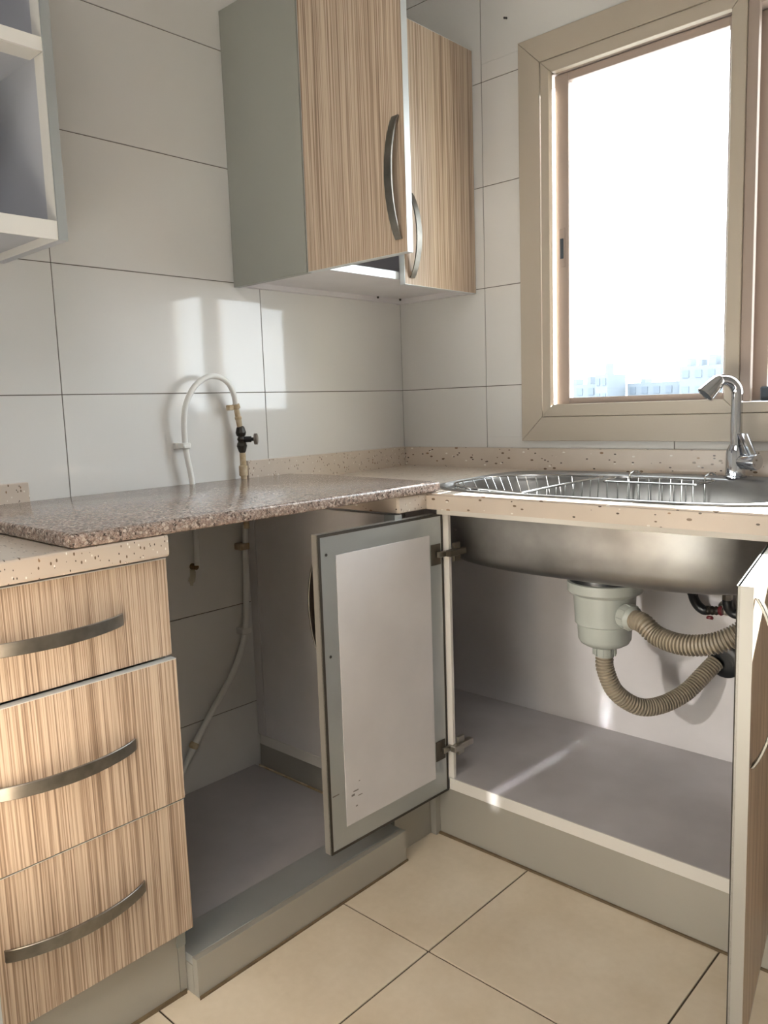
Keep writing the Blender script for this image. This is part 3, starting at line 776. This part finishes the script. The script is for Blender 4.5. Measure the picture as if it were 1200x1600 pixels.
# ------------------------------------------------------------------ sink
SK = thing('kitchen_sink', (SX, SY, 0.70), 'oval stainless steel drop-in sink set into the countertop under the window', 'sink')
bm = B(); K = 96
def ring(cx, cy, a, b, n, z):
    return [bm.verts.new((p[0], p[1], z(p[1]) if callable(z) else z)) for p in sup(cx, cy, a, b, n, K)]
zr = lambda d: (lambda y: ztop(y) + d)
BX, BY = 0.930, -0.325
R = [ring(SX, SY, SA, SBB, SN, zr(0.0006)), ring(SX, SY, SA - 0.001, SBB - 0.001, SN, zr(0.0035)), ring(SX, SY, SA - 0.008, SBB - 0.006, SN, zr(0.0048)),
     ring(SX, SY, SA - 0.014, SBB - 0.010, SN, zr(0.0030)),
     ring(BX + 0.01, BY, 0.424, 0.224, 3.6, zr(0.0026)), ring(BX + 0.01, BY, 0.419, 0.219, 3.6, zr(0.0000)), ring(BX + 0.01, BY, 0.415, 0.215, 3.5, zr(-0.006)),
     ring(BX, BY, 0.414, 0.211, 3.5, 0.85), ring(BX, BY, 0.412, 0.207, 3.4, 0.80), ring(BX, BY, 0.408, 0.202, 3.4, 0.750), ring(BX, BY, 0.404, 0.196, 3.3, 0.732), ring(BX, BY, 0.395, 0.186, 3.2, 0.720), ring(BX, BY, 0.378, 0.170, 3.0, 0.712),
     ring(BX, BY, 0.320, 0.140, 2.6, 0.706), ring(BX, BY, 0.06, 0.06, 2.0, 0.701), ring(BX, BY, 0.045, 0.045, 2.0, 0.690), ring(BX, BY, 0.01, 0.01, 2.0, 0.688)]
for k in range(len(R) - 1):
    for i in range(K):
        j = (i + 1) % K
        bm.faces.new((R[k][i], R[k][j], R[k + 1][j], R[k + 1][i]))
bm.faces.new(R[-1])
bmesh.ops.recalc_face_normals(bm, faces=bm.faces)
for f in bm.faces: f.normal_flip() if f.normal.z < -0.2 and f.calc_center_median().z < 0.8 else None
bowl = obj('bowl', bm, 'steel', SK, 'all')
so = bowl.modifiers.new('thickness', 'SOLIDIFY'); so.thickness = 0.001; so.offset = -1

def wire_path(bm, pts, r=0.0020, n=6):
    tube(bm, [Vector(p) for p in pts], r, n)
# left wire basket: follows the left end of the bowl
DR = thing('dish_rack', (0.70, BY, 0.80), 'wire drainer basket hooked into the left end of the sink', 'dish rack')
def bowl_pt(t, a=0.400, b=0.206, n=3.0):
    c, s_ = math.cos(t), math.sin(t)
    return (BX + a * math.copysign(abs(c) ** (2 / n), c), BY + b * math.copysign(abs(s_) ** (2 / n), s_))
XB = 0.815
arc = []
for i in range(41):
    t = math.radians(112 + (248 - 112) * i / 40); arc.append(bowl_pt(t))
arc = [p for p in arc if p[0] <= XB]
zt = 0.9115
loop = [(XB, arc[0][1], zt)] + [(p[0], p[1], zt) for p in arc] + [(XB, arc[-1][1], zt - 0.004)]
bm = B(); tube(bm, loop, 0.0026, 8); obj('rim_wire', bm, 'wire', DR, True)
bm = B(); tube(bm, [(XB, arc[0][1], zt), (XB + 0.002, BY, zt - 0.001), (XB, arc[-1][1], zt - 0.004)], 0.0032, 8); obj('cross_bar', bm, 'wire', DR, True)
m = len(arc)
for i in range(0, m, 2):
    p = arc[i]; q = (BX + (p[0] - BX) * 0.93, BY + (p[1] - BY) * 0.93)
    bm = B(); tube(bm, spline([(p[0], p[1], zt), (q[0], q[1], 0.86), (q[0] + 0.01, BY + (q[1] - BY) * 0.97, 0.815), (q[0] + 0.03, BY + (q[1] - BY) * 0.8, 0.802)], 4), 0.0016, 6)
    obj('wire', bm, 'wire', DR, True)
for k in range(9):
    y = arc[0][1] * (1 - (k + 0.5) / 9) + arc[-1][1] * (k + 0.5) / 9
    bm = B(); tube(bm, [(XB, y, zt - 0.002), (XB - 0.004, y, 0.84), (XB - 0.02, y, 0.802), (0.60, y, 0.802)], 0.0016, 6)
    obj('wire', bm, 'wire', DR, True)
# sponge caddy on the back of the bowl
WC = thing('wire_caddy', (0.98, -0.20, 0.80), 'small wire caddy hooked over the back rim of the sink', 'caddy')
cx0, cx1, cy0, cy1, cz = 0.872, 1.100, -0.245, -0.128, 0.912
bm = B(); tube(bm, spline([(cx0 + 0.01, cy0, cz), (cx0, cy0 + 0.02, cz), (cx0, cy1, cz), (cx1, cy1, cz), (cx1, cy0 + 0.02, cz), (cx1 - 0.01, cy0, cz), (cx0 + 0.01, cy0, cz)], 5), 0.0024, 8); obj('rim_wire', bm, 'wire', WC, True)
for x in (0.890, 1.086):
    bm = B(); tube(bm, spline([(x, cy1, 0.85), (x, cy1, cz), (x + 0.002, cy1 + 0.012, cz + 0.012), (x + 0.004, cy1 + 0.032, cz + 0.015), (x + 0.008, cy1 + 0.05, cz + 0.008)], 5), 0.0024, 8); obj('hook', bm, 'wire', WC, True)
for k in range(8):
    x = cx0 + (cx1 - cx0) * (k + 0.5) / 8
    bm = B(); tube(bm, [(x, cy0, cz), (x, cy0 + 0.004, 0.83), (x, cy0 + 0.015, 0.82), (x, cy1 - 0.004, 0.82), (x, cy1, cz)], 0.0016, 6); obj('wire', bm, 'wire', WC, True)

# ------------------------------------------------------------------ tap
fx, fy, fz = 1.142, -0.083, ztop(-0.083) + 0.0035
FA = thing('kitchen_tap', (fx, fy, fz), 'chrome single-lever kitchen tap at the back of the sink', 'tap')
obj('base_ring', lathe(B(), (fx, fy, fz), (0, 0, 1), [(0, 0.0265), (0.004, 0.0265), (0.006, 0.024), (0.006, 0.02)], 36), 'chrome', FA, True)
obj('body', lathe(B(), (fx, fy, fz + 0.006), (0, 0, 1), [(0, 0.0225), (0.052, 0.0225), (0.062, 0.0205), (0.070, 0.0165), (0.074, 0.0155)], 36), 'chrome', FA, True)
sd = Vector((-0.70, -0.715, 0)).normalized()      # spout direction
top = fz + 0.236
col = [Vector((fx, fy, fz + 0.078))] + [Vector((fx, fy, fz + 0.078 + 0.03 * k)) for k in range(1, 5)]
arcp = []
for k in range(1, 13):
    a = math.radians(88 * k / 12); arcp.append(Vector((fx, fy, top - 0.034)) + sd * (0.034 * (1 - math.cos(a))) + Vector((0, 0, 0.034 * math.sin(a))))
end = arcp[-1] + sd * 0.012
obj('spout', tube(B(), col + arcp + [end], 0.0135, 24), 'chrome', FA, True)
hd = (sd * 0.70 + Vector((0, 0, -0.71))).normalized()
obj('spray_head', lathe(B(), end - hd * 0.006, hd, [(0, 0.0125), (0.008, 0.0165), (0.030, 0.0195), (0.050, 0.0215), (0.054, 0.0215), (0.054, 0.018), (0.050, 0.017)], 32), 'chrome', FA, True)
obj('aerator', lathe(B(), end + hd * 0.044, hd, [(0, 0.0165), (0.003, 0.0165), (0.003, 0.008)], 24), 'dark_recess', FA, True)
ld = Vector((0.93, -0.36, 0)).normalized()
obj('cartridge', lathe(B(), Vector((fx, fy, fz + 0.040)) + ld * 0.012, ld, [(0, 0.016), (0.014, 0.0185), (0.022, 0.0195), (0.048, 0.0195), (0.051, 0.018), (0.051, 0.004)], 32), 'chrome', FA, True)
lev0 = Vector((fx, fy, fz + 0.052)) + ld * 0.050
lv = (Vector((0, 0, 1)) - ld * 0.55).normalized(); sdv = ld.cross(lv).normalized()
bm = B(); r = bmesh.ops.create_cube(bm, size=1.0)
for v in r['verts']:
    t = 0.0 if v.co.z < 0 else 1.0; w_ = 0.0075 if t == 0 else 0.0095
    v.co = lev0 + lv * (-0.006 + 0.066 * t) + sdv * (v.co.x * 2 * w_) + ld * (v.co.y * 2 * 0.0035)
bmesh.ops.bevel(bm, geom=bm.edges[:], offset=0.002, segments=2, affect='EDGES')
obj('lever', bm, 'chrome', FA, True)

# ------------------------------------------------------------------ drain trap and hoses under the sink
tx, ty = 0.925, -0.330
DT = thing('drain_trap', (tx, ty, 0.30), 'pale grey bottle trap with ribbed drain hoses hanging under the sink', 'drain trap')
obj('washer', lathe(B(), (tx, ty, 0.6985), (0, 0, -1), [(0, 0.05), (0.001, 0.080), (0.012, 0.084), (0.018, 0.084)], 40), 'black_plastic', DT, True)
obj('body', lathe(B(), (tx, ty, 0.681), (0, 0, -1), [(0, 0.085), (0.002, 0.0895), (0.024, 0.0895), (0.028, 0.086), (0.034, 0.0745), (0.105, 0.071), (0.108, 0.0655), (0.145, 0.0635), (0.155, 0.058), (0.162, 0.046), (0.165, 0.030)], 48), 'trap_grey', DT, True)
bm = lathe(B(), (tx, ty, 0.519), (0, 0, -1), [(0, 0.026), (0.004, 0.0275), (0.024, 0.0265), (0.030, 0.022)], 32)
cpl = obj('coupling', bm, 'trap_grey', DT, True)
for k in range(10):
    a = 2 * math.pi * k / 10; d = Vector((math.cos(a), math.sin(a), 0))
    obj('grip_rib', obox(B(), Vector((tx, ty, 0)) + d * 0.0255, d.cross(Vector((0, 0, 1))), d, -0.0018, 0.0018, 0, 0.0035, 0.494, 0.515), 'trap_grey', cpl)
nd = Vector((0.90, -0.42, -0.08)).normalized(); n0 = Vector((tx, ty, 0.616)) + nd * 0.062
nozzle = obj('side_nozzle', lathe(B(), n0, nd, [(0, 0.020), (0.014, 0.022), (0.014, 0.029), (0.020, 0.0305), (0.040, 0.0295), (0.044, 0.025), (0.050, 0.023)], 32), 'trap_grey', DT, True)
for k in range(9):
    a = 2 * math.pi * k / 9; A1 = nd.cross(Vector((0, 0, 1))).normalized(); A2 = nd.cross(A1)
    d = A1 * math.cos(a) + A2 * math.sin(a); c = n0 + nd * 0.019 + d * 0.029
    bm = B(); tube(bm, [c, c + nd * 0.020], 0.0028, 6); obj('grip_rib', bm, 'trap_grey', nozzle)
def corrugated(pts, r0, r1, pitch=0.0078):
    path = resample(spline(pts, 24), pitch / 4)
    prof = (r0, r1, r1, r0)
    return tube(B(), path, lambda i: prof[i % 4], 20)
low = [(tx, ty, 0.492), (tx + 0.001, ty + 0.002, 0.455), (0.945, -0.310, 0.395), (0.985, -0.270, 0.355), (1.020, -0.215, 0.350), (1.055, -0.150, 0.371), (1.080, -0.100, 0.408), (1.098, -0.060, 0.438)]
obj('drain_hose', corrugated(low, 0.0175, 0.0222), 'hose_taupe', DT, True)
e0 = n0 + nd * 0.048
upp = [e0, e0 + nd * 0.03, (1.088, -0.395, 0.583), (1.150, -0.405, 0.577), (1.215, -0.400, 0.590), (1.270, -0.380, 0.625), (1.300, -0.350, 0.680), (1.305, -0.340, 0.735)]
obj('overflow_hose', corrugated(upp, 0.0185, 0.0237), 'hose_taupe', DT, True)
gd = Vector((0.35, -1, -0.05)).normalized()
obj('wall_seal', lathe(B(), (1.118, -0.0305, 0.441), (0.0, -1, 0.0), [(0, 0.046), (0.022, 0.045), (0.026, 0.040), (0.027, 0.022)], 36), 'black_plastic', DT, True)

# ------------------------------------------------------------------ water supply valves behind the trap
SV = thing('supply_valve', (1.07, -0.06, 0.54), 'dark hose elbow with ribbed connector and dark red ring behind the overflow hose', 'valve')
obj('hose_cone', lathe(B(), (1.046, -0.085, 0.690), (-0.05, 0, -1), [(0, 0.034), (0.045, 0.030), (0.062, 0.016), (0.080, 0.011)], 24), 'black_plastic', SV, True)
obj('elbow', tube(B(), spline([(1.041, -0.083, 0.622), (1.044, -0.075, 0.598), (1.053, -0.070, 0.580), (1.066, -0.069, 0.571), (1.076, -0.069, 0.571)], 8), 0.0125, 14), 'black_plastic', SV, True)
obj('body', lathe(B(), (1.074, -0.069, 0.571), (1, 0, 0.12), [(0, 0.010), (0.005, 0.012), (0.010, 0.010), (0.015, 0.012), (0.020, 0.010), (0.025, 0.012), (0.030, 0.0095), (0.034, 0.0095)], 20), 'valve_dark', SV, True)
obj('ring', lathe(B(), (1.106, -0.069, 0.575), (1, 0, 0.12), [(0, 0.011), (0.004, 0.013), (0.009, 0.011)], 20), 'red_plastic', SV, True)
obj('tap_lever', lathe(B(), (1.086, -0.076, 0.560), (0, -0.3, -1), [(0, 0.006), (0.004, 0.009), (0.009, 0.008)], 16), 'red_plastic', SV, True)
obj('wall_stub', lathe(B(), (1.112, -0.0315, 0.577), (0, -1, 0), [(0, 0.020), (0.008, 0.020), (0.011, 0.011), (0.036, 0.011)], 20), 'nickel', SV, True)
SV2 = thing('angle_valve', (1.14, -0.06, 0.55), 'black angle valve with metal nut beside the right cabinet door', 'valve')
obj('pipe', cyl(B(), (1.1275, -0.075, 0.668), (1.1275, -0.075, 0.616), 0.007, seg=14), 'hinge_dark', SV2, True)
obj('nut', lathe(B(), (1.1275, -0.075, 0.622), (0, 0, -1), [(0, 0.010), (0.001, 0.0125), (0.015, 0.0125), (0.016, 0.010)], 6), 'nickel', SV2)
obj('body', tube(B(), spline([(1.1275, -0.075, 0.607), (1.130, -0.073, 0.588), (1.140, -0.069, 0.574), (1.160, -0.067, 0.570)], 8), 0.0125, 16), 'black_plastic', SV2, True)
obj('wall_flange', lathe(B(), (1.160, -0.0315, 0.570), (0, -1, 0), [(0, 0.020), (0.008, 0.019), (0.011, 0.011), (0.036, 0.011)], 20), 'nickel', SV2, True)
obj('braided_hose', tube(B(), spline([(1.1275, -0.075, 0.664), (1.118, -0.082, 0.676), (1.108, -0.088, 0.672), (1.100, -0.094, 0.662), (1.092, -0.098, 0.664)], 8), 0.004, 10), 'black_plastic', SV2, True)

# ------------------------------------------------------------------ gas hose with valve on the tiles
GH = thing('gas_hose', (0.03, -0.80, 0.0), 'white gas hose looping over the tiled wall to a dark shut-off valve', 'hose')
hp = [(0.024, -0.886, 0.712), (0.026, -0.884, 0.82), (0.026, -0.886, 0.935), (0.027, -0.900, 1.030), (0.036, -0.902, 1.120), (0.043, -0.880, 1.176), (0.048, -0.842, 1.207), (0.048, -0.803, 1.212), (0.043, -0.765, 1.196), (0.034, -0.740, 1.163), (0.026, -0.729, 1.132)]
obj('hose', tube(B(), spline(hp, 8), 0.0075, 14), 'gas_hose', GH, True)
def clip_(y, z, w=0.028, parent=GH):
    bm = B(); box(bm, (0.0005, y - w / 2, z - 0.008), (0.012, y + w / 2, z + 0.008), 0.0015); box(bm, (0.012, y - 0.013, z - 0.008), (0.0385, y + 0.011, z + 0.008), 0.003)
    return obj('clip', bm, 'gas_hose', parent, True)
clip_(-0.900, 1.033, 0.040)
obj('clamp', lathe(B(), (0.026, -0.731, 1.138), (0, 0.25, -1), [(0, 0.0095), (0.002, 0.0115), (0.012, 0.0115), (0.014, 0.0095)], 18), 'old_pvc', GH, True)
obj('clamp_screw', boxm((0.018, -0.758, 1.121), (0.034, -0.742, 1.136), 0.002), 'old_pvc', GH)
obj('nipple', lathe(B(), (0.026, -0.728, 1.126), (0, 0.16, -1), [(0, 0.0075), (0.022, 0.0075), (0.024, 0.0095), (0.030, 0.0095), (0.032, 0.008), (0.055, 0.0075)], 18), 'old_pvc', GH, True)
obj('valve_body', lathe(B(), (0.026, -0.718, 1.077), (0, 0.03, -1), [(0, 0.008), (0.004, 0.011), (0.018, 0.0145), (0.026, 0.0125), (0.029, 0.009), (0.036, 0.012), (0.043, 0.009), (0.047, 0.0125), (0.055, 0.0145), (0.070, 0.010), (0.074, 0.0075)], 10), 'valve_dark', GH)
st = Vector((0.028, -0.714, 1.040)); sdir = Vector((0.75, 0.66, 0)).normalized()
obj('valve_stem', lathe(B(), st, sdir, [(0, 0.0085), (0.024, 0.0085), (0.025, 0.005), (0.034, 0.005)], 14), 'black_plastic', GH, True)
obj('valve_knob', lathe(B(), st + sdir * 0.032, sdir, [(0, 0.008), (0.001, 0.0155), (0.009, 0.0155), (0.010, 0.012)], 24), 'knob_grey', GH, True)
obj('pipe', cyl(B(), (0.026, -0.7155, 1.003), (0.026, -0.716, 0.79), 0.0085, seg=16), 'old_pvc', GH, True)
obj('fitting', lathe(B(), (0.026, -0.716, 0.968), (0, 0, -1), [(0, 0.0095), (0.002, 0.012), (0.028, 0.012), (0.030, 0.010)], 18), 'old_pvc', GH, True)
lowp = [(0.020, -0.7165, 0.80), (0.020, -0.722, 0.70), (0.020, -0.727, 0.60), (0.020, -0.735, 0.515), (0.020, -0.750, 0.455), (0.020, -0.785, 0.390), (0.020, -0.835, 0.330), (0.020, -0.890, 0.268), (0.020, -0.935, 0.210), (0.018, -0.965, 0.165), (0.016, -0.985, 0.13), (0.014, -0.995, 0.095)]
obj('lower_hose', tube(B(), spline(lowp, 8), 0.0085, 14), 'gas_hose', GH, True)
obj('clip', boxm((0.0005, -0.755, 0.488), (0.031, -0.722, 0.505), 0.002), 'gas_hose', GH)
obj('clip', boxm((0.0005, -0.745, 0.70 + 0.03), (0.031, -0.712, 0.748), 0.002), 'old_pvc', GH)
bm = lathe(B(), (0.018, -0.925, 0.224), Vector((0.0, -0.55, -0.83)), [(0, 0.0105), (0.003, 0.013), (0.014, 0.013), (0.017, 0.0105)], 16); obj('collar', bm, 'old_pvc', GH, True)
obj('stub', lathe(B(), (0.0005, -0.886, 0.706), (1, 0, 0), [(0, 0.009), (0.010, 0.008), (0.020, 0.0075)], 14), 'rust', GH, True)
random.seed(3)
st_pts = []
for k in range(18):
    a = 2 * math.pi * k / 18; rr = 1 + random.uniform(-0.22, 0.22)
    st_pts.append((-0.886 + 0.010 * rr * math.cos(a) - 0.004 * (math.sin(a) < 0), 0.680 + 0.026 * rr * math.sin(a)))
bm = B(); bm.faces.new([bm.verts.new((0.0004, p[0], p[1])) for p in st_pts]); bmesh.ops.recalc_face_normals(bm, faces=bm.faces)
ex = bmesh.ops.extrude_face_region(bm, geom=bm.faces[:]); bmesh.ops.translate(bm, vec=(0.0004, 0, 0), verts=[v for v in ex['geom'] if isinstance(v, bmesh.types.BMVert)])
obj('drip_stain', bm, 'drip', GH)

# wall anchors left in the tiles
for (x, z, w_) in ((0.4365, 2.222, 'left'), (0.4430, 2.2195, 'right')):
    a = obj('wall_anchor', lathe(B(), (x, 0.0005, z), (0, -1, 0), [(0, 0.0028), (0.004, 0.0028), (0.005, 0.0015)], 10), 'screw_metal')
    tag(a, 'tiny dark screw plug in the tile beside the window top, %s one of the pair' % w_, 'screw', 'screw plugs beside the window')

# ------------------------------------------------------------------ outside
g = obj('ground_outside', boxm((-600, 20, -30.5), (600, 900, -30.0)), 'far_ground'); struct(g)
def building(name, x0, x1, y0, y1, ztop_, label, mat='far_facade', floors=6, roof=()):
    t = thing(name, ((x0 + x1) / 2, (y0 + y1) / 2, -30.0), label, 'building', 'far buildings outside the window')
    obj('block', boxm((x0, y0, -30.0), (x1, y1, ztop_)), mat, t)
    n = max(2, int((x1 - x0) / 2.4)); dx = (x1 - x0) / n
    for r_ in range(floors):
        for k in range(n):
            xx = x0 + dx * (k + 0.25); zz = ztop_ - 2.2 - r_ * 3.0
            if zz < -3: continue
            o = obj('window', boxm((xx, y0 - 0.15, zz), (xx + dx * 0.5, y0 + 0.05, zz + 1.4)), 'far_window', t)
    for (a, b_, h) in roof:
        obj('roof_block', boxm((a, y0 + 1, ztop_), (b_, y0 + 4, ztop_ + h)), mat, t)
    return t
building('far_building', -86, -78.3, 150, 162, 4.4, 'low hazy building at the left foot of the window view', floors=2, roof=((-85, -83.5, 1.2), (-81, -80.2, 1.6)))
building('far_tower', -77.6, -74.9, 148, 156, 6.2, 'slim hazy tower between the low far buildings', floors=3, roof=((-75.9, -75.5, 2.2),))
building('far_building', -74.5, -61.8, 156, 170, 4.3, 'long low hazy building in the middle of the window view', floors=2, roof=((-72, -71, 0.8),))
building('far_building', -61.0, -46.5, 150, 168, 6.9, 'tall hazy apartment block with rooftop tanks behind the tap', floors=3,
         roof=((-60, -59.3, 1.5), (-57.8, -57.2, 1.2), (-55.9, -54.6, 1.9), (-53.6, -53.0, 1.2), (-51.7, -50.2, 1.9)))
building('neighbour_building', 14.9, 24.0, 3.0, 9.0, 14.0, 'cream neighbouring house seen only in the tile reflection', 'far_cream', floors=2)
